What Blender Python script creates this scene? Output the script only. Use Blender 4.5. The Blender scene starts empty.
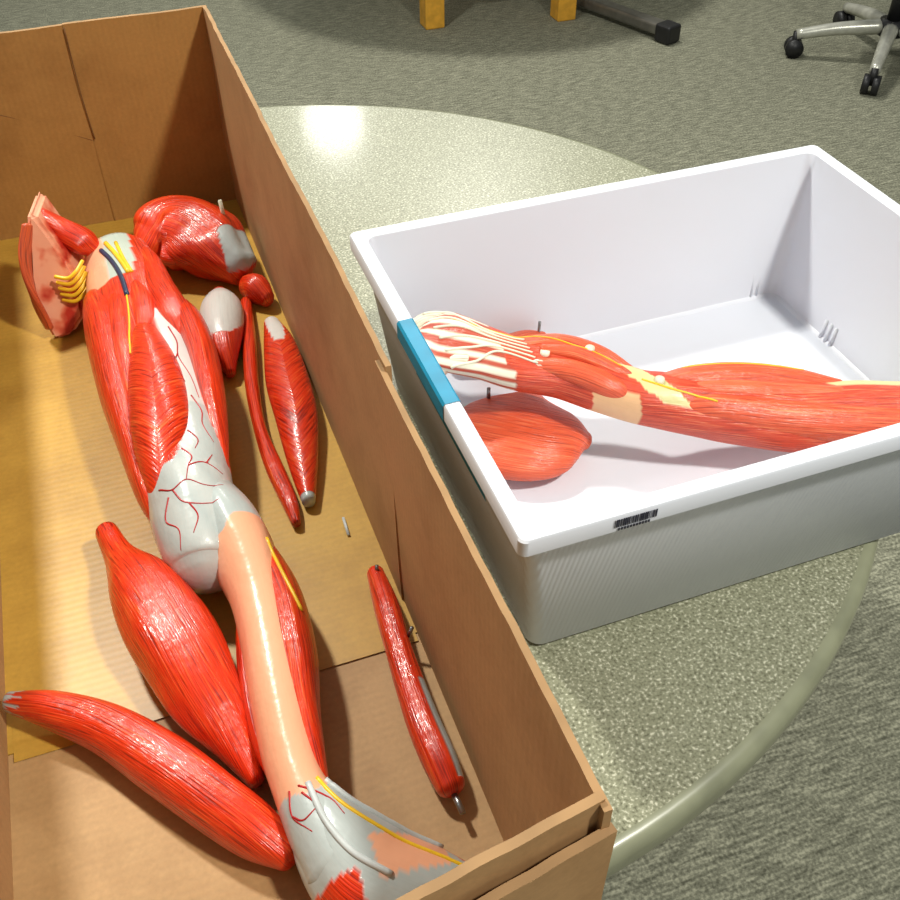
import bpy, bmesh, math, random
from mathutils import Vector, Matrix, noise
random.seed(7)
T=0.74
sc=bpy.context.scene
# ------------------------------------------------------------ colour helpers
def lin(c):
    return tuple(((v/255.0)/12.92 if v/255.0<=0.04045 else ((v/255.0+0.055)/1.055)**2.4) for v in c)
def C(r,g,b): return lin((r,g,b))+(1.0,)
# ------------------------------------------------------------ material helpers
def newmat(name):
    m=bpy.data.materials.new(name); m.use_nodes=True
    nt=m.node_tree; b=nt.nodes['Principled BSDF']; return m,nt,b
def simple(name,col,rough=.5,metal=0,bump=None,coat=0):
    m,nt,b=newmat(name)
    b.inputs['Roughness'].default_value=rough; b.inputs['Metallic'].default_value=metal
    b.inputs['Coat Weight'].default_value=coat
    n=nt.nodes.new('ShaderNodeTexNoise'); n.inputs['Scale'].default_value=35
    r=nt.nodes.new('ShaderNodeValToRGB')
    c=col; r.color_ramp.elements[0].color=(c[0]*.88,c[1]*.88,c[2]*.88,1); r.color_ramp.elements[1].color=(min(1,c[0]*1.1),min(1,c[1]*1.1),min(1,c[2]*1.1),1)
    r.color_ramp.elements[0].position=.35; r.color_ramp.elements[1].position=.65
    tc=nt.nodes.new('ShaderNodeTexCoord'); nt.links.new(tc.outputs['Object'],n.inputs['Vector'])
    nt.links.new(n.outputs['Fac'],r.inputs['Fac']); nt.links.new(r.outputs['Color'],b.inputs['Base Color'])
    return m
def N(nt,t,**k):
    n=nt.nodes.new(t)
    for a,v in k.items():
        if a.startswith('i_'): n.inputs[a[2:].replace('_',' ')].default_value=v
        else: setattr(n,a,v)
    return n
def ramp(nt,pts):
    r=nt.nodes.new('ShaderNodeValToRGB'); e=r.color_ramp.elements
    e[0].position=pts[0][0]; e[0].color=pts[0][1]; e[1].position=pts[-1][0]; e[1].color=pts[-1][1]
    for q,c in pts[1:-1]:
        x=e.new(q); x.color=c
    return r
def muscle_mat(name,rough=.33,coat=.4,contrast=1.0,light=(242,108,48),dark=(.40,.28,.28,1),crough=.12):
    m,nt,b=newmat(name); L=nt.links
    col=N(nt,'ShaderNodeAttribute',attribute_name='Col')
    fib=N(nt,'ShaderNodeAttribute',attribute_name='fib')
    n1=N(nt,'ShaderNodeTexNoise'); n1.inputs['Scale'].default_value=1.0; n1.inputs['Detail'].default_value=3
    L.new(fib.outputs['Vector'],n1.inputs['Vector'])
    n2=N(nt,'ShaderNodeTexNoise'); n2.inputs['Scale'].default_value=.16; n2.inputs['Detail'].default_value=2
    L.new(fib.outputs['Vector'],n2.inputs['Vector'])
    rd=ramp(nt,[(.30,dark),(.48,(1,1,1,1)),(1,(1,1,1,1))]); L.new(n1.outputs['Fac'],rd.inputs['Fac'])
    mul=N(nt,'ShaderNodeMixRGB',blend_type='MULTIPLY'); mul.inputs['Fac'].default_value=1.0; L.new(col.outputs['Color'],mul.inputs['Color1']); L.new(rd.outputs['Color'],mul.inputs['Color2'])
    rl=ramp(nt,[(.52,(0,0,0,1)),(.70,(1,1,1,1))]); L.new(n1.outputs['Fac'],rl.inputs['Fac'])
    rl2=ramp(nt,[(.40,(.2,.2,.2,1)),(.62,(.75,.75,.75,1))]); L.new(n2.outputs['Fac'],rl2.inputs['Fac'])
    mm=N(nt,'ShaderNodeMath',operation='MULTIPLY'); L.new(rl.outputs['Color'],mm.inputs[0]); L.new(rl2.outputs['Color'],mm.inputs[1])
    mx=N(nt,'ShaderNodeMixRGB'); mx.inputs['Color2'].default_value=C(*light)
    L.new(mm.outputs[0],mx.inputs['Fac']); L.new(mul.outputs['Color'],mx.inputs['Color1'])
    msk=N(nt,'ShaderNodeMath',operation='MULTIPLY'); msk.inputs[1].default_value=contrast
    al=N(nt,'ShaderNodeAttribute',attribute_name='msk'); L.new(al.outputs['Fac'],msk.inputs[0])
    fin=N(nt,'ShaderNodeMixRGB'); L.new(msk.outputs[0],fin.inputs['Fac']); L.new(col.outputs['Color'],fin.inputs['Color1']); L.new(mx.outputs['Color'],fin.inputs['Color2'])
    L.new(fin.outputs['Color'],b.inputs['Base Color'])
    # fibre relief plus gentle irregular lumps (hand-painted cast look)
    tc=N(nt,'ShaderNodeTexCoord'); n3=N(nt,'ShaderNodeTexNoise'); n3.inputs['Scale'].default_value=90; n3.inputs['Detail'].default_value=2; L.new(tc.outputs['Object'],n3.inputs['Vector'])
    b0=N(nt,'ShaderNodeBump'); b0.inputs['Strength'].default_value=.5; b0.inputs['Distance'].default_value=.0014; L.new(n3.outputs['Fac'],b0.inputs['Height'])
    bm=N(nt,'ShaderNodeBump'); bm.inputs['Strength'].default_value=.7; bm.inputs['Distance'].default_value=.0014
    hm=N(nt,'ShaderNodeMath',operation='MULTIPLY'); L.new(n1.outputs['Fac'],hm.inputs[0]); L.new(al.outputs['Fac'],hm.inputs[1])
    L.new(hm.outputs[0],bm.inputs['Height']); L.new(b0.outputs['Normal'],bm.inputs['Normal']); L.new(bm.outputs['Normal'],b.inputs['Normal']); L.new(bm.outputs['Normal'],b.inputs['Coat Normal'])
    b.inputs['Roughness'].default_value=rough; b.inputs['Coat Weight'].default_value=coat; b.inputs['Coat Roughness'].default_value=crough
    return m
# ------------------------------------------------------------ mesh helpers
def obj(name,verts,faces,mat=None,parent=None,smooth=False):
    me=bpy.data.meshes.new(name); me.from_pydata([tuple(v) for v in verts],[],faces); me.update()
    o=bpy.data.objects.new(name,me); sc.collection.objects.link(o)
    if mat: me.materials.append(mat)
    if parent: o.parent=parent
    if smooth:
        for p in me.polygons: p.use_smooth=True
    return o
def empty(name,loc=(0,0,0)):
    e=bpy.data.objects.new(name,None); sc.collection.objects.link(e); e.empty_display_size=.05; return e
def box(name,x0,x1,y0,y1,z0,z1,mat,parent=None,bev=0,rotz=0,piv=None):
    bm=bmesh.new(); bmesh.ops.create_cube(bm,size=1)
    for v in bm.verts:
        v.co=Vector(((x0+x1)/2+v.co.x*(x1-x0),(y0+y1)/2+v.co.y*(y1-y0),(z0+z1)/2+v.co.z*(z1-z0)))
    if bev: bmesh.ops.bevel(bm,geom=bm.edges[:],offset=bev,segments=3,affect='EDGES',profile=.5)
    if rotz: bmesh.ops.rotate(bm,cent=piv,matrix=Matrix.Rotation(rotz,3,'Z'),verts=bm.verts[:])
    me=bpy.data.meshes.new(name); bm.to_mesh(me); bm.free()
    o=bpy.data.objects.new(name,me); sc.collection.objects.link(o); me.materials.append(mat)
    if parent: o.parent=parent
    return o
def catmull(P,n):
    out=[]; m=len(P)-1
    for i in range(n):
        s=i/(n-1)*m; k=min(int(s),m-1); t=s-k
        p1=P[k];p2=P[k+1];p0=P[k-1] if k>0 else [2*a-b for a,b in zip(p1,p2)];p3=P[k+2] if k+2<=m else [2*b-a for a,b in zip(p1,p2)]
        out.append([.5*((2*b)+(-a+c)*t+(2*a-5*b+4*c-d)*t*t+(-a+3*b-3*c+d)*t*t*t) for a,b,c,d in zip(p0,p1,p2,p3)])
    return out
def tube(name,pts,r,mat,parent,n=None,seg=8,r1=None,mm=True):
    """round tube along points (mm rel. table top)"""
    k=.001 if mm else 1
    P=catmull(pts,n or max(2,len(pts)*5)) if len(pts)>2 else pts
    P=[Vector((p[0]*k,p[1]*k,p[2]*k+(T if mm else 0))) for p in P]
    V=[];F=[];m=len(P)
    for i,p in enumerate(P):
        t=(P[min(i+1,m-1)]-P[max(i-1,0)]).normalized()
        s=t.cross(Vector((0,0,1)));
        if s.length<.05: s=t.cross(Vector((0,1,0)))
        s.normalize(); u=s.cross(t)
        rr=(r+((r1 if r1 is not None else r)-r)*i/(m-1))*k
        for j in range(seg):
            a=2*math.pi*j/seg; V.append(p+s*math.cos(a)*rr+u*math.sin(a)*rr)
    for i in range(m-1):
        for j in range(seg):
            F.append((i*seg+j,i*seg+(j+1)%seg,(i+1)*seg+(j+1)%seg,(i+1)*seg+j))
    F.append(tuple(range(seg))[::-1]); F.append(tuple((m-1)*seg+j for j in range(seg)))
    return obj(name,V,F,mat,parent,True)
RED=C(216,48,10); DRED=C(150,20,10)
GREY=C(172,180,178); PEACH=C(236,170,134); WHITE=C(214,212,206)
def loft(name,st,mat,parent,col=None,n=None,nu=40,skew=0,fx=.8,fy=.03,pw=2.0,lump=.0,seed=0,cap=True):
    """st: (x,y,z,r_side,r_up) in mm (z above table top).  Closed, rounded ends."""
    st=[list(map(float,s)) for s in st]
    n=n or 14*len(st)
    R=catmull(st,n)
    if cap:
        a=R[0];b=R[1]; d=Vector((a[0]-b[0],a[1]-b[1],a[2]-b[2])).normalized()
        e0=[[a[0]+d.x*a[3]*q,a[1]+d.y*a[3]*q,a[2]+d.z*a[3]*q,a[3]*w,a[4]*w] for q,w in ((.6,.05),(.55,.4),(.4,.72),(.2,.92))]
        a=R[-1];b=R[-2]; d=Vector((a[0]-b[0],a[1]-b[1],a[2]-b[2])).normalized()
        e1=[[a[0]+d.x*a[3]*q,a[1]+d.y*a[3]*q,a[2]+d.z*a[3]*q,a[3]*w,a[4]*w] for q,w in ((.2,.92),(.4,.72),(.55,.4),(.6,.05))]
        R=e0+R+e1
    m=len(R); V=[];cols=[];fibs=[];msk=[]; s=0
    for i,p in enumerate(R):
        q0=R[max(i-1,0)];q1=R[min(i+1,m-1)]
        t=Vector((q1[0]-q0[0],q1[1]-q0[1],q1[2]-q0[2])).normalized()
        side=t.cross(Vector((0,0,1))); side.normalize(); up=side.cross(t)
        if i: s+=(Vector(p[:3])-Vector(R[i-1][:3])).length
        rs=max(p[3],.3); ru=max(p[4],.3)
        for j in range(nu):
            a=-math.pi+2*math.pi*j/nu   # 0 = top
            ca=math.cos(a); sa=math.sin(a)
            x=math.copysign(abs(sa)**(2/pw),sa)*rs; z=math.copysign(abs(ca)**(2/pw),ca)*ru
            if lump:
                f=1+lump*noise.noise(Vector((sa*1.2+seed*7,ca*1.2,s*.018)))
                x*=f; z*=f
            co=Vector(p[:3])+side*x+up*z
            V.append((co.x*.001,co.y*.001,co.z*.001+T))
            tt=i/(m-1)
            c,k=(col(tt,a,co.x,co.y,co.z) if col else (RED,1))
            cols.append(c); msk.append(k)
            arc=a*(rs+ru)/2
            if skew:
                aa=abs(arc)
                fibs.append(((aa*math.cos(skew)+s*math.sin(skew))*fx,(-aa*math.sin(skew)+s*math.cos(skew))*fy,seed*3.1))
            else: fibs.append((arc*fx,s*fy,seed*3.1))
    F=[]
    for i in range(m-1):
        for j in range(nu):
            F.append((i*nu+j,i*nu+(j+1)%nu,(i+1)*nu+(j+1)%nu,(i+1)*nu+j))
    F.append(tuple(range(nu))[::-1]); F.append(tuple((m-1)*nu+j for j in range(nu)))
    o=obj(name,V,F,mat,parent,True); me=o.data
    me.color_attributes.new('Col','FLOAT_COLOR','POINT')
    me.attributes.new('fib','FLOAT_VECTOR','POINT'); me.attributes.new('msk','FLOAT','POINT')
    me.attributes['Col'].data.foreach_set('color',[v for c in cols for v in c])
    me.attributes['fib'].data.foreach_set('vector',[v for c in fibs for v in c])
    me.attributes['msk'].data.foreach_set('value',msk)
    me.update()
    return o
def inpoly(x,y,P):
    r=False;j=len(P)-1
    for i in range(len(P)):
        xi,yi=P[i];xj,yj=P[j]
        if (yi>y)!=(yj>y) and x<(xj-xi)*(y-yi)/(yj-yi)+xi: r=not r
        j=i
    return r
def mixc(a,b,t): 
    t=max(0,min(1,t)); return tuple(a[i]*(1-t)+b[i]*t for i in range(4))
def ends(base=RED,e0=None,l0=0,e1=None,l1=0):
    def f(t,a,x,y,z):
        j=.03*math.sin(a*9)+.02*math.sin(a*17)
        if e0 and t<l0+j: return e0,.12
        if e1 and t>1-l1+j: return e1,.12
        return base,1
    return f
# ------------------------------------------------------------ materials
M_mus=muscle_mat('painted_muscle_gloss')
M_arm=muscle_mat('painted_muscle_satin',rough=.42,coat=.2,contrast=.9,light=(240,150,100),dark=(.50,.36,.34,1),crough=.2)
M_vein=simple('vein_red',lin((170,20,25)),.35)
M_yel=simple('nerve_yellow',lin((236,190,40)),.35)
M_blu=simple('vessel_blue',lin((35,50,80)),.35)
M_cream=simple('tendon_cream',lin((224,220,196)),.4)
M_tgrey=simple('tendon_grey',lin((190,196,196)),.4)
M_pin=simple('steel_pin',lin((150,150,150)),.3,.9)
M_black=simple('black_plastic',lin((25,25,28)),.45)
M_blue=simple('blue_tape',lin((10,135,172)),.4)
M_metal=simple('brushed_metal',lin((120,118,112)),.35,.6)
M_chrome=simple('pale_metal',lin((190,190,180)),.3,.4)
M_wood=simple('yellow_wood',lin((225,165,55)),.45)
M_fabric=simple('grey_fabric',lin((60,62,66)),.9)
def cardboard(name,c,flute='Y',gloss=.75):
    m,nt,b=newmat(name);L=nt.links
    tc=N(nt,'ShaderNodeTexCoord')
    n=N(nt,'ShaderNodeTexNoise'); n.inputs['Scale'].default_value=6; n.inputs['Detail'].default_value=7; n.inputs['Roughness'].default_value=.7
    L.new(tc.outputs['Object'],n.inputs['Vector'])
    r=ramp(nt,[(.3,(c[0]*.74,c[1]*.68,c[2]*.6,1)),(.52,(c[0],c[1],c[2],1)),(.75,(c[0]*1.12,c[1]*1.12,c[2]*1.15,1))])
    L.new(n.outputs['Fac'],r.inputs['Fac'])
    w=N(nt,'ShaderNodeTexWave',bands_direction=flute); w.inputs['Scale'].default_value=48; w.inputs['Distortion'].default_value=.4
    L.new(tc.outputs['Object'],w.inputs['Vector'])
    g=N(nt,'ShaderNodeMixRGB',blend_type='MULTIPLY'); g.inputs['Fac'].default_value=.035
    L.new(r.outputs['Color'],g.inputs['Color1']); L.new(w.outputs['Color'],g.inputs['Color2'])
    f=N(nt,'ShaderNodeTexNoise'); f.inputs['Scale'].default_value=300; L.new(tc.outputs['Object'],f.inputs['Vector'])
    g2=N(nt,'ShaderNodeMixRGB',blend_type='MULTIPLY'); g2.inputs['Fac'].default_value=.22
    L.new(g.outputs['Color'],g2.inputs['Color1']); L.new(f.outputs['Fac'],g2.inputs['Color2'])
    L.new(g2.outputs['Color'],b.inputs['Base Color'])
    bm=N(nt,'ShaderNodeBump'); bm.inputs['Strength'].default_value=.08; bm.inputs['Distance'].default_value=.0005
    L.new(w.outputs['Fac'],bm.inputs['Height']); L.new(bm.outputs['Normal'],b.inputs['Normal'])
    b.inputs['Roughness'].default_value=gloss
    return m
M_cw=cardboard('cardboard_wall',lin((182,140,92)),'Y')
M_cfar=cardboard('cardboard_far',lin((178,130,66)),'X')
M_cf1=cardboard('cardboard_taped_floor',lin((200,156,64)),'Y',.42)
M_cf2=cardboard('cardboard_floor',lin((188,148,98)),'Y',.6)
M_cedge=simple('cardboard_edge',lin((160,124,84)),.8)
M_crease=simple('cardboard_crease',lin((118,80,40)),.8)
# table laminate
M_tab,nt,b=newmat('speckled_laminate');L=nt.links
tc=N(nt,'ShaderNodeTexCoord')
n=N(nt,'ShaderNodeTexNoise'); n.inputs['Scale'].default_value=420; n.inputs['Detail'].default_value=2; L.new(tc.outputs['Object'],n.inputs['Vector'])
r=ramp(nt,[(.30,C(96,96,76)),(.44,C(132,133,110)),(.58,C(146,147,124)),(.70,C(206,205,184))]); L.new(n.outputs['Fac'],r.inputs['Fac'])
L.new(r.outputs['Color'],b.inputs['Base Color']); b.inputs['Roughness'].default_value=.36; b.inputs['Coat Weight'].default_value=.15; b.inputs['Coat Roughness'].default_value=.1
M_edge=simple('table_edge_band',lin((134,136,112)),.3,coat=.3)
# carpet
M_car,nt,b=newmat('woven_carpet');L=nt.links
tc=N(nt,'ShaderNodeTexCoord'); mp=N(nt,'ShaderNodeMapping'); mp.inputs['Scale'].default_value=(22,170,1); mp.inputs['Rotation'].default_value=(0,0,math.radians(20))
L.new(tc.outputs['Object'],mp.inputs['Vector'])
n=N(nt,'ShaderNodeTexNoise'); n.inputs['Scale'].default_value=1; n.inputs['Detail'].default_value=4; L.new(mp.outputs['Vector'],n.inputs['Vector'])
n2=N(nt,'ShaderNodeTexNoise'); n2.inputs['Scale'].default_value=190; n2.inputs['Detail'].default_value=2; L.new(tc.outputs['Object'],n2.inputs['Vector'])
mxx=N(nt,'ShaderNodeMixRGB'); mxx.inputs['Fac'].default_value=.5; L.new(n.outputs['Fac'],mxx.inputs['Color1']); L.new(n2.outputs['Fac'],mxx.inputs['Color2'])
r=ramp(nt,[(.36,C(84,84,70)),(.5,C(122,122,105)),(.64,C(166,165,144))]); L.new(mxx.outputs['Color'],r.inputs['Fac'])
L.new(r.outputs['Color'],b.inputs['Base Color']); b.inputs['Roughness'].default_value=.95
bm=N(nt,'ShaderNodeBump'); bm.inputs['Strength'].default_value=.35; bm.inputs['Distance'].default_value=.003; L.new(mxx.outputs['Color'],bm.inputs['Height']); L.new(bm.outputs['Normal'],b.inputs['Normal'])
# white ribbed plastic
def plastic(name,rib):
    m,nt,b=newmat(name);L=nt.links
    b.inputs['Base Color'].default_value=C(220,223,232); b.inputs['Roughness'].default_value=.35
    tc=N(nt,'ShaderNodeTexCoord')
    if rib:
        sx=N(nt,'ShaderNodeSeparateXYZ'); L.new(tc.outputs['Object'],sx.inputs[0])
        ad=N(nt,'ShaderNodeMath',operation='ADD'); L.new(sx.outputs[0],ad.inputs[0]); L.new(sx.outputs[1],ad.inputs[1])
        mu=N(nt,'ShaderNodeMath',operation='MULTIPLY'); mu.inputs[1].default_value=1500; L.new(ad.outputs[0],mu.inputs[0])
        sn=N(nt,'ShaderNodeMath',operation='SINE'); L.new(mu.outputs[0],sn.inputs[0])
        bm=N(nt,'ShaderNodeBump'); bm.inputs['Strength'].default_value=.25; bm.inputs['Distance'].default_value=.0006; L.new(sn.outputs[0],bm.inputs['Height']); L.new(bm.outputs['Normal'],b.inputs['Normal'])
    return m
M_pl=plastic('white_plastic',False); M_rib=plastic('white_ribbed_plastic',True)
# ------------------------------------------------------------ room
obj('floor',[(-4,-4,0),(6,-4,0),(6,6,0),(-4,6,0)],[(0,1,2,3)],M_car)
M_wall=simple('painted_wall',lin((205,200,185)),.8)
box('wall_back',-4,6,6,6.1,0,3,M_wall)
box('wall_left',-4.1,-4,-4,6,0,3,M_wall)
box('wall_right',6,6.1,-4,6,0,3,M_wall)
# ------------------------------------------------------------ round tables
def lathe(name,prof,cx,cy,mat,parent,seg=128):
    V=[];F=[];k=len(prof)
    for j in range(seg):
        a=2*math.pi*j/seg
        for r_,z in prof: V.append((cx+r_*math.cos(a),cy+r_*math.sin(a),z))
    for j in range(seg):
        for i in range(k-1):
            F.append((j*k+i,((j+1)%seg)*k+i,((j+1)%seg)*k+i+1,j*k+i+1))
    o=obj(name,V,F,mat,parent,True)
    return o
def round_table(cx,cy,R,foot=None):
    e=empty('round_table')
    seg=160
    V=[(cx+(R-.012)*math.cos(2*math.pi*j/seg),cy+(R-.012)*math.sin(2*math.pi*j/seg),T) for j in range(seg)]
    obj('tabletop',V,[tuple(range(seg))],M_tab,e)
    prof=[(R-.012,T)]+[(R-.012+.012*math.sin(a),T-.012+.012*math.cos(a)) for a in [i*math.pi/12 for i in range(1,7)]]+[(R,T-.024)]+[(R-.008+.008*math.cos(a),T-.024-.008*math.sin(a)) for a in [i*math.pi/8 for i in range(1,5)]]+[(0.001,T-.032)]
    lathe('edge_band',prof,cx,cy,M_edge,e,seg)
    lathe('pedestal',[(.035,T-.032),(.035,.06)],cx,cy,M_black,e,32)
    return e
t1=round_table(-.028,-.323,.615)
for k in range(4):
    a=math.radians(45+90*k); 
    box('foot_%d'%k,-.028,-.028+.34,-.353,-.293,0.0,.05,M_black,t1,.008,a,Vector((-.028,-.323,0)))
t2=round_table(1.5,2.95,.78)
ang=math.atan2(1.97-2.95,1.86-1.5)
box('foot_bar',1.5-.5,1.5+1.03,2.92,2.98,.02,.06,M_metal,t2,.01,ang,Vector((1.5,2.95,0)))
box('foot_tip',1.5+.99,1.5+1.06,2.915,2.985,.0,.065,M_black,t2,.01,ang,Vector((1.5,2.95,0)))
box('foot_tip_b',1.5-.53,1.5-.46,2.915,2.985,.0,.065,M_black,t2,.01,ang,Vector((1.5,2.95,0)))
# wooden stool tucked under the far table (only its feet are in view)
ch=empty('wooden_stool')
for i,(x,y) in enumerate([(1.105,2.44),(1.6,2.34),(1.19,2.80),(1.68,2.70)]):
    box('leg_%d'%i,x-.038,x+.038,y-.038,y+.038,0,.42,M_wood,ch,.006)
box('seat',1.08,1.72,2.32,2.82,.42,.46,M_wood,ch,.01)
# swivel chair
oc=empty('swivel_chair'); hx,hy=2.475,1.565
for k in range(5):
    a=math.radians(152+72*k); dx,dy=math.cos(a),math.sin(a)
    tube('base_arm_%d'%k,[(hx+dx*.03,hy+dy*.03,.115),(hx+dx*.18,hy+dy*.18,.10),(hx+dx*.31,hy+dy*.31,.075)],.026,M_chrome,oc,r1=.018,mm=False,seg=12)
    for s in (-1,1):
        px,py=-dy,dx
        cx,cy=hx+dx*.31+px*.016*s,hy+dy*.31+py*.016*s
        tube('caster_%d_%d'%(k,s),[(cx-px*.011,cy-py*.011,.031),(cx+px*.011,cy+py*.011,.031)],.031,M_black,oc,mm=False,seg=20)
    tube('caster_stem_%d'%k,[(hx+dx*.31,hy+dy*.31,.03),(hx+dx*.31,hy+dy*.31,.085)],.012,M_black,oc,mm=False,seg=10)
tube('hub',[(hx,hy,.09),(hx,hy,.14)],.045,M_black,oc,mm=False,seg=20)
tube('gas_column',[(hx,hy,.13),(hx,hy,.44)],.025,M_black,oc,mm=False,seg=20)
box('seat',hx-.23,hx+.23,hy-.23,hy+.23,.44,.52,M_fabric,oc,.035)
box('back_rest',hx-.2,hx+.2,hy+.22,hy+.27,.62,1.0,M_fabric,oc,.02)
tube('back_post',[(hx,hy+.1,.45),(hx,hy+.27,.5),(hx,hy+.27,.75)],.02,M_black,oc,mm=False,seg=10)
# ------------------------------------------------------------ cardboard box
cb=empty('cardboard_box')
def panel(name,A,B,z0,z1,th,mat,amp=.0015,warp=.0016,seed=0,lean=0):
    A=Vector(A);B=Vector(B);d=(B-A);Ln=d.length;d.normalize();nn=Vector((-d.y,d.x))
    nx=int(Ln/.006);nz=10;V=[];F=[]
    for side in (0,1):
        for i in range(nx+1):
            s=i/nx
            for k in range(nz+1):
                h=k/nz
                ztop=z1+amp*noise.noise(Vector((s*Ln*14,seed,0)))
                z=z0+(ztop-z0)*h
                off=warp*noise.noise(Vector((s*Ln*5,h*1.5,seed+5)))*math.sin(math.pi*min(1,h*1.2)/1.2)*2
                crimp=.0006*noise.noise(Vector((s*Ln*60,seed,9)))*(1 if k==nz else 0)
                P=A+d*(s*Ln)+nn*(off+side*th+crimp+lean*h)
                V.append((P.x,P.y,T+z))
    S=(nx+1)*(nz+1)
    for i in range(nx):
        for k in range(nz):
            a=i*(nz+1)+k; b_=a+nz+1
            F.append((a,a+1,b_+1,b_)); F.append((S+a,S+b_,S+b_+1,S+a+1))
        a=i*(nz+1)+nz; F.append((a,S+a,S+a+nz+1,a+nz+1))
        a=i*(nz+1); F.append((a,a+nz+1,S+a+nz+1,S+a))
    for i in (0,nx):
        for k in range(nz):
            a=i*(nz+1)+k; F.append((a,S+a,S+a+1,a+1))
    o=obj(name,V,F,mat,cb,True); o.data.materials.append(M_cedge)
    for p in o.data.polygons:
        if abs(p.normal.z)>.8: p.material_index=1; p.use_smooth=False
    md=o.modifiers.new('es','EDGE_SPLIT'); md.split_angle=math.radians(50)
    return o
H=.2415; Wd=.300
panel('wall_right_far',(.0005,0.004),(.0005,-.686),0.001,H,.004,M_cw,seed=1,lean=-.001)
panel('wall_right_near',(.0018,-.672),(.0018,-.998),0.001,H-.005,.004,M_cw,seed=2,lean=-.005)
panel('wall_far_r',(-.151,.0),(.004,.0),.001,H,.0045,M_cfar,seed=3)
panel('wall_far_l',(-Wd,.0015),(-.149,.0015),.001,H-.001,.0045,M_cfar,seed=4)
panel('wall_left',(-Wd,-1.03),(-Wd,0.004),.001,H,.0045,M_cw,seed=5)
panel('wall_near',(-.001,-.990),(-Wd,-1.034),.001,H-.002,.0045,M_cw,seed=6)
panel('flap_near',(.003,-.9965),(-.10,-1.013),.02,H-.020,.0045,M_cw,seed=7)
box('floor_panel_far',-Wd,.002,-.72,.001,T+.0005,T+.0045,M_cf1,cb)
fp=box('floor_panel_near',-Wd,.002,-.99,-.7203,T+.0005,T+.0035,M_cf2,cb)
for v in fp.data.vertices:
    if v.co.y<-.9 and v.co.x<-.2: v.co.y=-1.03
box('floor_tape',-Wd+.004,.0,-.728,-.676,T+.0046,T+.0048,M_cf1,cb)
tube('crease_c',[(-150,-2,239),(-151,-2,170),(-149,-2,112)],.6,M_crease,cb,seg=6)
tube('crease_d',[(-296,0,176),(-230,0,150),(-152,0,110)],.4,M_crease,cb,seg=6)
tube('debris',[(-20,-585,6),(-21,-606,6)],1.3,M_tgrey,cb)
# ------------------------------------------------------------ white bin
bn=empty('white_storage_bin')
bx,by,wr,dr,bh,tap=.0510,-.3915,.4995,.3995,.163,.0274
def rr(inset,z,r,seg=8):
    x0,x1,y0,y1=bx+inset,bx+wr-inset,by-dr+inset,by-inset
    P=[]
    for cx,cy,a0 in ((x1-r,y1-r,0),(x0+r,y1-r,90),(x0+r,y0+r,180),(x1-r,y0+r,270)):
        for i in range(seg+1):
            a=math.radians(a0+90*i/seg); P.append((cx+r*math.cos(a),cy+r*math.sin(a),T+z))
    return P
rings=[(tap+.004,0,.010),(tap,.004,.012),(.009,bh-.014,.010),(.001,bh-.015,.006),(.0,bh-.014,.006),(.0,bh-.0015,.006),(.0012,bh,.006),(.0118,bh,.008),(.0130,bh-.001,.009),(.0138,bh-.006,.010),(tap+.001,.007,.012),(tap+.005,.004,.010)]
V=[];
for i_,z_,r_ in rings: V+=rr(i_,z_,r_)
K=36;F=[]
for i in range(len(rings)-1):
    for j in range(K): F.append((i*K+j,i*K+(j+1)%K,(i+1)*K+(j+1)%K,(i+1)*K+j))
F.append(tuple(range(K))[::-1]); F.append(tuple((len(rings)-1)*K+j for j in range(K)))
tb=obj('tub',V,F,M_pl,bn,True); tb.data.materials.append(M_rib)
for p in tb.data.polygons:
    i=p.index//K
    if i==1: p.material_index=1
    if p.index>=(len(rings)-1)*K: p.use_smooth=False
md=tb.modifiers.new('es','EDGE_SPLIT'); md.split_angle=math.radians(40)
for k,(x,y) in enumerate([(.492,-.4180),(.499,-.4180)]):
    tube('rib_%d'%k,[(x*1000,y*1000-1,5),(x*1000+1,y*1000+5,50)],2.2,M_pl,bn,seg=10)
for k,y in enumerate([-.508,-.516,-.524]):
    tube('rib_r%d'%k,[(521,y*1000,5),(524,y*1000,26)],2.2,M_pl,bn,seg=10)
def rimtape():
    y0,y1=-.538,-.648
    pr=[(bx+.0143,bh-.006),(bx+.0134,bh-.0006),(bx+.0118,bh+.0006),(bx+.0012,bh+.0006),(bx-.0006,bh-.0015),(bx-.0006,bh-.015)]
    V=[];F=[]
    for y in (y0,y1):
        for x,z in pr: V.append((x,y,T+z))
    k=len(pr)
    for i in range(k-1): F.append((i,i+1,k+i+1,k+i))
    obj('blue_tape_rim',V,F,M_blue,bn)
    V=[(bx+.0085,y0,T+bh-.016),(bx+.0085,y1-.05,T+bh-.016),(bx+.0185,y1-.05,T+bh-.085),(bx+.0185,y0,T+bh-.085)]
    obj('blue_tape_side',V,[(0,1,2,3)],M_blue,bn)
rimtape()
M_ink=simple('barcode_ink',lin((40,40,60)),.5)
x=.117
yb=by-dr-.0004
random.seed(3)
while x<.147:
    w=random.choice([.0004,.0007,.0011]); box('barcode_bar',x,x+w,yb-.0003,yb,T+bh-.0095,T+bh-.0025,M_ink,bn); x+=w+random.choice([.0004,.0006,.0009])
x=.120
while x<.144:
    box('barcode_digit',x,x+.0014,yb-.0003,yb,T+bh-.0130,T+bh-.0108,M_ink,bn); x+=.0022
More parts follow.
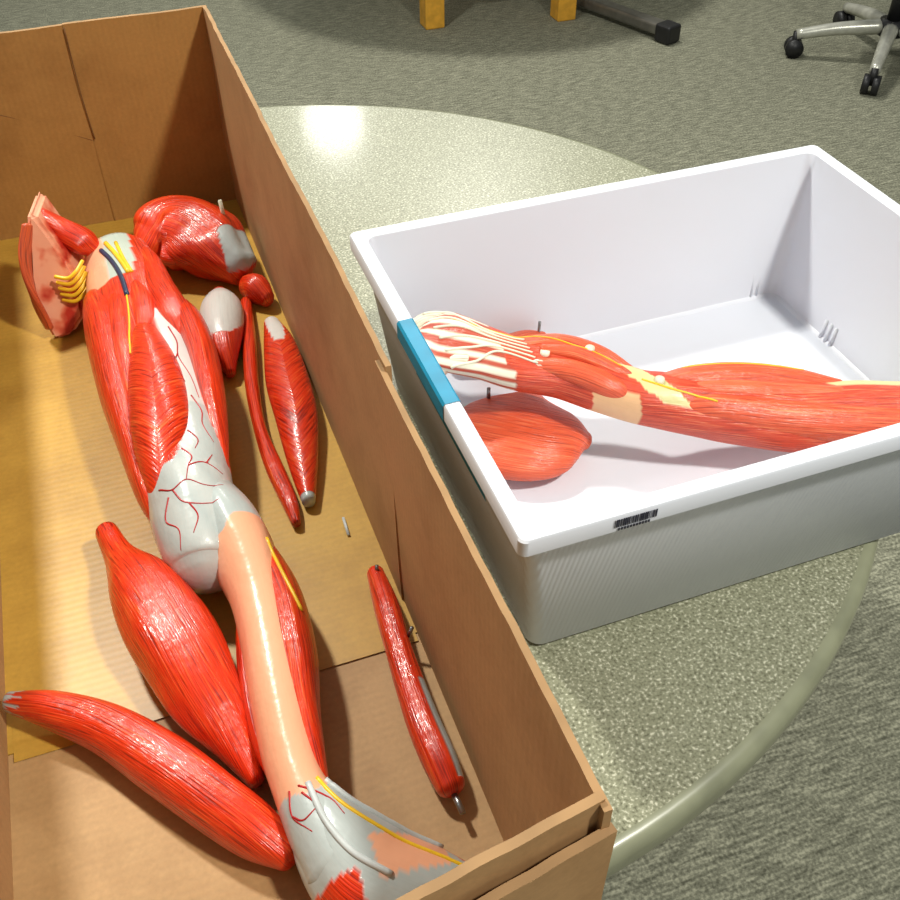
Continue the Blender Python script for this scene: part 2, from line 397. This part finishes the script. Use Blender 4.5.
# ------------------------------------------------------------ LEG MODEL
leg=empty('leg_muscle_model')
KN=[(-136,-325),(-116,-325),(-106,-393),(-108,-446),(-108,-498),(-103,-540),(-96,-612),(-112,-622),(-126,-655),(-150,-655),(-185,-615),(-165,-588),(-140,-550),(-128,-500),(-125,-430)]
def corecol(t,a,x,y,z):
    jit=6*noise.noise(Vector((x*.05,y*.05,1)))
    if y>-268+jit+(x+190)*.2:
        return (PEACH,.1) if (x<-166) else ((C(180,192,180),.1) if x<-138 else (RED,1))
    if y<-556: return (mixc(GREY,WHITE,.3*abs(math.sin(x*.1+y*.05))),.05)
    if inpoly(x,y,KN): return (mixc(GREY,WHITE,.6 if y>-480 else .1),.05)
    return RED,1
def shincol(t,a,x,y,z):
    jit=6*noise.noise(Vector((x*.05,y*.05,1)))
    if y>-616+jit-(-96-x)*.5: return GREY,.05
    if y>-848+jit: return PEACH,.05
    return GREY,.05
loft('thigh_and_knee_core',[(-156,-182,54,36,34),(-150,-230,52,42,35),(-149,-285,50,45,36),(-146,-361,50,48,36),(-142,-436,50,46,37),(-140,-508,50,40,39),(-139,-560,49,36,43),(-138,-596,47,35,43),(-138,-622,45,32,38),(-139,-634,42,27,31)],M_mus,leg,corecol,n=220,nu=72,lump=.05,seed=1)
loft('shin_core',[(-122,-574,44,22,34),(-117,-600,45,26,40),(-112,-626,44,26,38),(-109,-650,43,24,34),(-108,-680,42,21,30),(-110,-724,42,20,28),(-113,-767,40,20,27),(-115,-807,38,19,26),(-114,-837,38,18,25),(-109,-862,38,21,24),(-101,-888,36,25,25)],M_mus,leg,shincol,n=180,nu=64,lump=.04,seed=25)
def thick(st,z,up,w=1.0): return [(x,y,z if not callable(z) else z(i),r*w,up if not callable(up) else up(r)) for i,(x,y,r) in enumerate(st)]
loft('outer_thigh_band',thick([(-184,-245,6),(-183,-270,15),(-179,-327,21),(-176,-416,20),(-172,-489,16),(-168,-555,12),(-164,-592,5)],56,lambda r:r*1.5),M_mus,leg,ends(RED),seed=2,nu=48)
loft('outer_front_band',thick([(-160,-266,6),(-164,-310,12),(-166,-370,14),(-166,-430,12),(-164,-490,8),(-163,-520,3)],72,lambda r:r*1.25),M_mus,leg,ends(RED),seed=23)
loft('central_thigh_muscle',thick([(-146,-325,8),(-144,-361,17),(-144,-425,26),(-147,-487,28),(-151,-528,24),(-156,-564,15),(-160,-588,5)],66,lambda r:r*1.36),M_mus,leg,ends(RED),seed=3,nu=64,skew=.75,fx=.6)
loft('inner_thigh_muscle',thick([(-104,-310,10),(-102,-345,16),(-99,-393,15),(-101,-446,13),(-104,-498,9),(-106,-545,3)],58,lambda r:r*1.9),M_mus,leg,ends(RED),seed=4)
loft('upper_thigh_muscle',thick([(-128,-192,8),(-124,-225,13),(-121,-279,17),(-114,-327,18),(-108,-362,12),(-106,-380,5)],64,lambda r:r*1.5),M_mus,leg,ends(RED,WHITE,.05),seed=5)
loft('groin_muscle',thick([(-146,-236,5),(-143,-270,10),(-141,-310,13),(-143,-350,12),(-150,-390,6)],74,lambda r:r*1.15),M_mus,leg,ends(RED,WHITE,.10),seed=6)
loft('calf_side_muscle',thick([(-99,-606,5),(-93,-654,12),(-91,-692,15),(-94,-740,15),(-99,-783,11),(-101,-822,7),(-101,-850,3)],44,lambda r:r*1.6),M_mus,leg,ends(RED),seed=7)
loft('calf_back_muscle',thick([(-124,-680,3),(-126,-710,7),(-130,-750,8),(-131,-790,7),(-127,-830,3)],32,lambda r:r*1.8),M_mus,leg,ends(RED),seed=8)
def footcol(t,a,x,y,z):
    if z<30 and y<-880: return RED,1
    if x<-96 and y<-905: return RED,1
    if -84<x<-40 and y<-888 and y>-915 : return PEACH,.05
    return GREY,.05
loft('foot',[(-107,-850,38,18,22),(-101,-876,36,27,27),(-88,-902,32,33,28),(-62,-924,27,33,24),(-40,-942,22,29,19),(-28,-956,18,23,15)],M_mus,leg,footcol,n=90,nu=56,lump=.10,seed=4)
for i in range(5):
    x0=-50+i*8; y0=-966+i*7
    loft('toe_%d'%(i+1),[(x0,y0,16,6.5,7),(x0+5,y0-3,15,6,6.5),(x0+8,y0-5,13,5.5,5.5)],M_mus,leg,ends(PEACH),n=12,nu=16,seed=i)
def topz(obs,x,y):
    best=None
    for o in obs:
        ok,loc,nrm,_=o.ray_cast(Vector((x*.001,y*.001,2)),Vector((0,0,-1)))
        if ok and (best is None or loc.z>best): best=loc.z
    return best
def surf(name,pts,r,mat,root,lift=0.0,r1=None):
    bpy.context.view_layer.update()
    obs=[c for c in root.children if c.type=='MESH' and not c.name.startswith(('vein','nerve','vessel','tendon','pin'))]
    P=catmull([(a,b_) for a,b_ in pts],len(pts)*6); Q=[]
    for a,b_ in P:
        z=topz(obs,a,b_)
        if z is None: continue
        Q.append(((a,b_,(z-T)*1000+lift)))
    if len(Q)>2: tube(name,Q,r,mat,root,n=len(Q),r1=r1)
surf('nerve_thigh',[(-162,-196),(-154,-225),(-146,-262)],2.6,M_yel,leg)
surf('nerve_thigh_b',[(-152,-200),(-148,-235),(-143,-262)],2.0,M_yel,leg)
surf('vessel_thigh',[(-168,-205),(-160,-232),(-154,-265),(-152,-300)],2.6,M_blu,leg)
surf('nerve_thigh_long',[(-152,-285),(-154,-330),(-158,-370),(-160,-400)],1.0,M_yel,leg)
surf('nerve_calf',[(-91,-640),(-87,-680),(-82,-715)],1.5,M_yel,leg)
for i,pp in enumerate([
 [(-160,-578),(-150,-588),(-138,-584),(-126,-590),(-112,-588)],[(-150,-588),(-144,-603),(-132,-608),(-118,-606)],[(-136,-545),(-130,-556),(-134,-568),(-138,-584)],
 [(-122,-360),(-118,-385),(-120,-410),(-114,-440),(-112,-470)],[(-120,-405),(-125,-425),(-120,-450)],[(-134,-568),(-122,-562),(-110,-568)],
 [(-118,-470),(-113,-490),(-115,-510),(-110,-530)],[(-154,-592),(-160,-608),(-152,-622),(-154,-636)],[(-120,-562),(-114,-548)],[(-122,-845),(-124,-860),(-115,-875)],[(-124,-860),(-118,-866),(-108,-862)],[(-115,-850),(-108,-862),(-104,-880)],[(-140,-606),(-136,-618),(-142,-630)],[(-116,-845),(-100,-858),(-94,-872)],[(-128,-520),(-122,-532),(-126,-545)]]):
    surf('vein_%02d'%i,pp,.8,M_vein,leg,r1=.35)
surf('tendon_ankle_a',[(-104,-842),(-92,-866),(-72,-888),(-46,-908),(-24,-925)],1.5,M_yel,leg)
surf('tendon_ankle_b',[(-99,-842),(-84,-864),(-62,-884),(-38,-900)],2.2,M_tgrey,leg)
surf('tendon_ankle_c',[(-110,-845),(-106,-872),(-96,-896),(-78,-915)],2.2,M_tgrey,leg)
# ------------------------------------------------------------ loose muscles in the box
def piece(name,st,col,seed,**k):
    e=empty(name); loft('body',st,M_mus,e,col,seed=seed,**k); return e
g=piece('calf_muscle_piece',[(-210,-556,32,9,9),(-202,-590,34,13,13),(-190,-628,37,25,24),(-180,-662,38,30,28),(-170,-700,38,30,28),(-160,-742,34,26,25),(-149,-776,26,16,18),(-141,-808,20,6,10)],ends(RED,DRED,.03),11,nu=56,lump=.1)
g2=piece('long_thigh_muscle_piece',[(-291,-693,26,7,9),(-262,-711,26,13,16),(-228,-739,25,17,20),(-196,-779,26,20,22),(-169,-817,26,19,22),(-148,-845,24,17,20),(-132,-866,22,10,12)],ends(RED,GREY,.06),12,nu=48)
g3=piece('slender_muscle_piece',[(-14,-663,17,7,9),(-16,-700,19,10,12),(-19,-737,19,10,12),(-21,-774,19,11,12),(-22,-809,20,12,13),(-21,-838,20,12,13),(-20,-856,18,10,11)],lambda t,a,x,y,z:((GREY,.1) if (t>.5 and t<.95 and a<-.5 and a>-2) else (RED,1)),13)
tube('pin_a',[(-20,-860,18),(-19,-876,18)],2.2,M_pin,g3); tube('pin_b',[(-10,-735,24),(-6,-734,32)],1.5,M_pin,g3); tube('pin_c',[(-14,-668,24),(-13,-666,30)],1.5,M_pin,g3)
def featherc(t,a,x,y,z):
    w=abs(a)
    if t<.22 and w<1.1-3.5*t: return WHITE,.2
    if t>.93: return GREY,.1
    return RED,1
piece('feathered_muscle_piece',[(-18,-298,17,8,8),(-19,-342,20,16,14),(-25,-404,22,21,16),(-29,-457,22,20,16),(-36,-506,18,15,13),(-41,-540,15,10,10),(-44,-562,13,6,8)],featherc,14,nu=48,skew=.6,fx=.6)
piece('strap_muscle_piece',[(-35,-245,13,6,7),(-46,-318,15,7,9),(-58,-390,14,7,9),(-64,-455,14,6,8),(-63,-511,14,8,8),(-60,-557,13,7,8),(-60,-582,11,4,5)],ends(RED,None,0,DRED,.04),15)
def whitetop(t,a,x,y,z):
    if .12<t<.62 and abs(a)<1.5*math.sin(min(1,(t-.1)/.55)*math.pi)+.2: return WHITE,.15
    return RED,1
piece('short_muscle_piece',[(-60,-234,22,9,10),(-64,-268,26,22,20),(-70,-308,26,21,20),(-74,-342,22,13,15),(-74,-364,15,5,8)],whitetop,16)
def m7c(t,a,x,y,z):
    if t>.76 and x>-46 and z>38: return GREY,.1
    return RED,1
g7=piece('broad_hip_muscle_piece',[(-128,-146,34,12,14),(-110,-132,38,38,26),(-90,-122,42,56,34),(-66,-140,42,52,36),(-44,-176,38,36,30),(-30,-206,34,20,22)],m7c,17,nu=56,lump=.32)
tube('pin_a',[(-32,-150,50),(-34,-148,86)],2.2,M_cream,g7)
piece('cone_muscle_piece',[(-28,-226,20,12,14),(-20,-238,22,15,17),(-12,-254,18,8,11)],ends(RED),18)
# hip section block
hp=empty('hip_section_model')
prof=[(-238,6),(-246,36),(-243,72),(-235,104),(-228,130),(-221,128),(-212,106),(-203,80),(-198,54),(-202,24),(-218,8)]
bm=bmesh.new()
vf=[bm.verts.new((x*.001,-.236+z*.00035,T+z*.001)) for x,z in prof]
f=bm.faces.new(vf)
ex=bmesh.ops.extrude_face_region(bm,geom=[f]); vs=[v for v in ex['geom'] if isinstance(v,bmesh.types.BMVert)]
bmesh.ops.translate(bm,verts=vs,vec=(.012,.05,0.0))
bmesh.ops.recalc_face_normals(bm,faces=bm.faces[:])
bmesh.ops.bevel(bm,geom=bm.edges[:],offset=.004,segments=3,affect='EDGES')
me=bpy.data.meshes.new('bone_block'); bm.to_mesh(me); bm.free(); o=bpy.data.objects.new('bone_block',me); sc.collection.objects.link(o); o.parent=hp
M_hip,nt,b=newmat('hip_section_paint');L=nt.links
tc=N(nt,'ShaderNodeTexCoord'); n=N(nt,'ShaderNodeTexNoise'); n.inputs['Scale'].default_value=26; n.inputs['Detail'].default_value=3; L.new(tc.outputs['Object'],n.inputs['Vector'])
r=ramp(nt,[(.36,C(180,44,30)),(.42,C(214,110,80)),(.48,C(232,160,128)),(.75,C(236,176,144))]); L.new(n.outputs['Fac'],r.inputs['Fac']); L.new(r.outputs['Color'],b.inputs['Base Color']); b.inputs['Roughness'].default_value=.35
me.materials.append(M_hip)
loft('hip_muscle_side',[(-218,-172,118,8,8),(-202,-176,100,13,12),(-184,-184,86,16,13),(-174,-190,78,9,9)],M_mus,hp,ends(RED),seed=21)
loft('hip_muscle_edge',[(-239,-228,20,4,8),(-244,-218,56,4,10),(-241,-208,92,4,10),(-230,-194,120,4,8)],M_mus,hp,ends(C(196,84,50)),seed=22)
for i in range(5):
    z=72-i*7
    tube('nerve_%d'%i,[(-218,-222,z+2),(-206,-228,z+1),(-196,-226,z+6),(-188,-215,z+10)],2.0,M_yel,hp)
# ------------------------------------------------------------ ARM MODEL in the bin
arm=empty('arm_muscle_model')
AR=C(220,86,48); BEI=C(206,198,140); CRM=C(226,222,200); ARD=C(204,66,36)
def armcol(t,a,x,y,z):
    j=5*noise.noise(Vector((x*.06,y*.06,4)))
    if x<146+j:
        s=math.sin(a*13)
        return (CRM,.1) if s>.15 else (C(178,70,48),.6)
    q=x+(y+603)*.5
    if 244+j<q<264+j and a<.9: return BEI,.15
    if 205<x<240 and a>.7: return C(228,180,132),.1
    if x>415 and a<-.25: return BEI,.15
    return ARD,1
loft('arm_body',[(104,-500,104,40,12),(118,-510,101,38,14),(138,-524,96,32,16),(161,-541,90,28,19),(194,-556,85,27,21),(221,-576,79,27,22),(246,-596,74,25,22),(268,-606,70,27,24),(296,-616,64,31,26),(340,-632,57,34,28),(386,-648,50,35,29),(452,-664,44,34,30),(503,-676,40,31,30)],M_arm,arm,armcol,n=200,nu=64,lump=.06,seed=9)
loft('forearm_muscle_a',[(162,-526,102,6,6),(196,-540,102,12,10),(226,-560,95,13,10),(250,-582,86,6,6)],M_arm,arm,ends(AR),seed=31)
loft('forearm_muscle_b',[(165,-554,100,6,6),(195,-572,97,11,10),(222,-594,89,11,10),(242,-608,80,5,6)],M_arm,arm,ends(AR,CRM,.1),seed=32)
loft('forearm_muscle_c',[(178,-546,108,4,4),(205,-560,104,8,7),(232,-582,95,7,7),(248,-596,88,3,4)],M_arm,arm,ends(AR),seed=35)
loft('upper_arm_muscle_a',[(262,-598,84,7,7),(300,-604,82,15,13),(345,-612,76,17,15),(390,-624,68,15,14),(430,-638,62,7,9)],M_arm,arm,ends(AR),seed=33)
loft('upper_arm_muscle_b',[(262,-618,78,6,6),(300,-634,74,13,14),(350,-654,66,16,16),(410,-676,58,17,17),(480,-694,48,14,16)],M_arm,arm,ends(AR),seed=34)
loft('upper_arm_muscle_c',[(280,-612,86,4,4),(320,-626,82,10,9),(370,-640,74,11,10),(430,-656,66,9,9),(490,-670,60,5,7)],M_arm,arm,ends(C(224,96,56)),seed=36)
for i in range(5):
    y0=-466-i*16
    loft('finger_%d'%i if i else 'thumb',[(112,y0-4,104,8,7),(97,y0,103,8,7.5),(84,y0+1,92,7.5,7.5),(84,y0+2,74,7,7),(91,y0+2,58+i*2,6,6)],M_arm,arm,ends(CRM),n=26,nu=18,seed=40+i)
for i in range(6):
    y0=-462-i*15
    surf('tendon_%d'%i,[(96,y0-3),(118,y0-10+i*1),(140,-508-i*6),(168,-530-i*6)],1.4,M_cream,arm,lift=.2,r1=.9)
surf('nerve_arm',[(110,-480),(150,-514),(180,-532),(215,-562),(236,-584)],.7,M_yel,arm)
surf('nerve_arm_b',[(248,-600),(266,-616),(285,-628),(300,-640)],1.0,M_yel,arm)
surf('vein_arm',[(290,-596),(350,-608),(400,-622)],.7,M_yel,arm)
for nm,x,y in (('pin_knob_a',217,-560),('pin_knob_b',178,-552),('pin_knob_c',262,-606)):
    bpy.context.view_layer.update()
    z=(topz([c for c in arm.children if not c.name.startswith(('nerve','tendon','vein','pin'))],x,y)-T)*1000
    tube(nm,[(x,y,z-3),(x,y,z+2.5)],4.2,M_cream,arm,seg=16)
dm=empty('shoulder_muscle_piece')
loft('body',[(112,-506,20,10,8),(124,-528,24,37,18),(145,-552,26,54,24),(172,-568,25,52,22),(198,-576,22,32,16),(212,-581,18,8,9)],M_arm,dm,lambda t,a,x,y,z:((GREY,.1) if (t<.16 or a<-1.25) else (AR,1)),seed=50,nu=56,n=80)
tube('pin_a',[(140,-519,42),(141,-517,52)],1.8,M_pin,dm)
sm=empty('forearm_muscle_piece')
loft('body',[(150,-446,24,8,8),(180,-446,28,16,16),(212,-438,28,14,14),(234,-434,26,6,8)],M_arm,sm,ends(AR),seed=51)
tube('pin_a',[(228,-435,30),(229,-434,48)],1.6,M_pin,sm)
s2=empty('elbow_muscle_piece')
loft('body',[(346,-690,15,9,9),(366,-710,16,13,11),(386,-727,15,11,9)],M_arm,s2,ends(C(190,40,30)),seed=52)
# ------------------------------------------------------------ lights
def area(name,loc,tgt,size,power,col):
    l=bpy.data.lights.new(name,'AREA'); l.size=size; l.energy=power; l.color=col; l.shape='DISK'
    o=bpy.data.objects.new(name,l); sc.collection.objects.link(o); o.location=loc
    o.rotation_euler=(Vector(tgt)-Vector(loc)).to_track_quat('-Z','Y').to_euler(); return o
area('ceiling_light_a',(-.6,.7,2.95),(0,-.4,T),.2,62,(1,.99,.90))
area('ceiling_light_b',(1.0,-1.7,2.95),(0,-.4,T),.2,58,(1,.98,.89))
area('ceiling_light_c',(1.4,2.6,2.95),(1.4,2.4,0),.3,58,(1,.98,.9))
area('ceiling_light_d',(1.25,4.9,2.95),(.8,1.5,T),.4,16,(1,.99,.92))
w=bpy.data.worlds.new('w'); sc.world=w; w.use_nodes=True
w.node_tree.nodes['Background'].inputs['Color'].default_value=(.93,.98,.94,1); w.node_tree.nodes['Background'].inputs['Strength'].default_value=.30
# ------------------------------------------------------------ camera
cam=bpy.data.cameras.new('camera'); co=bpy.data.objects.new('camera',cam); sc.collection.objects.link(co)
cam.sensor_width=36; cam.lens=979.82/900*36; cam.clip_start=.02
M=Matrix.Rotation(-.34434,4,'Z')@Matrix.Rotation(.81741,4,'X')@Matrix.Rotation(-.00765,4,'Z')
co.matrix_world=Matrix.Translation((-.12759,-1.15906,.62611+T))@M
sc.camera=co
sc.view_settings.view_transform='Standard'
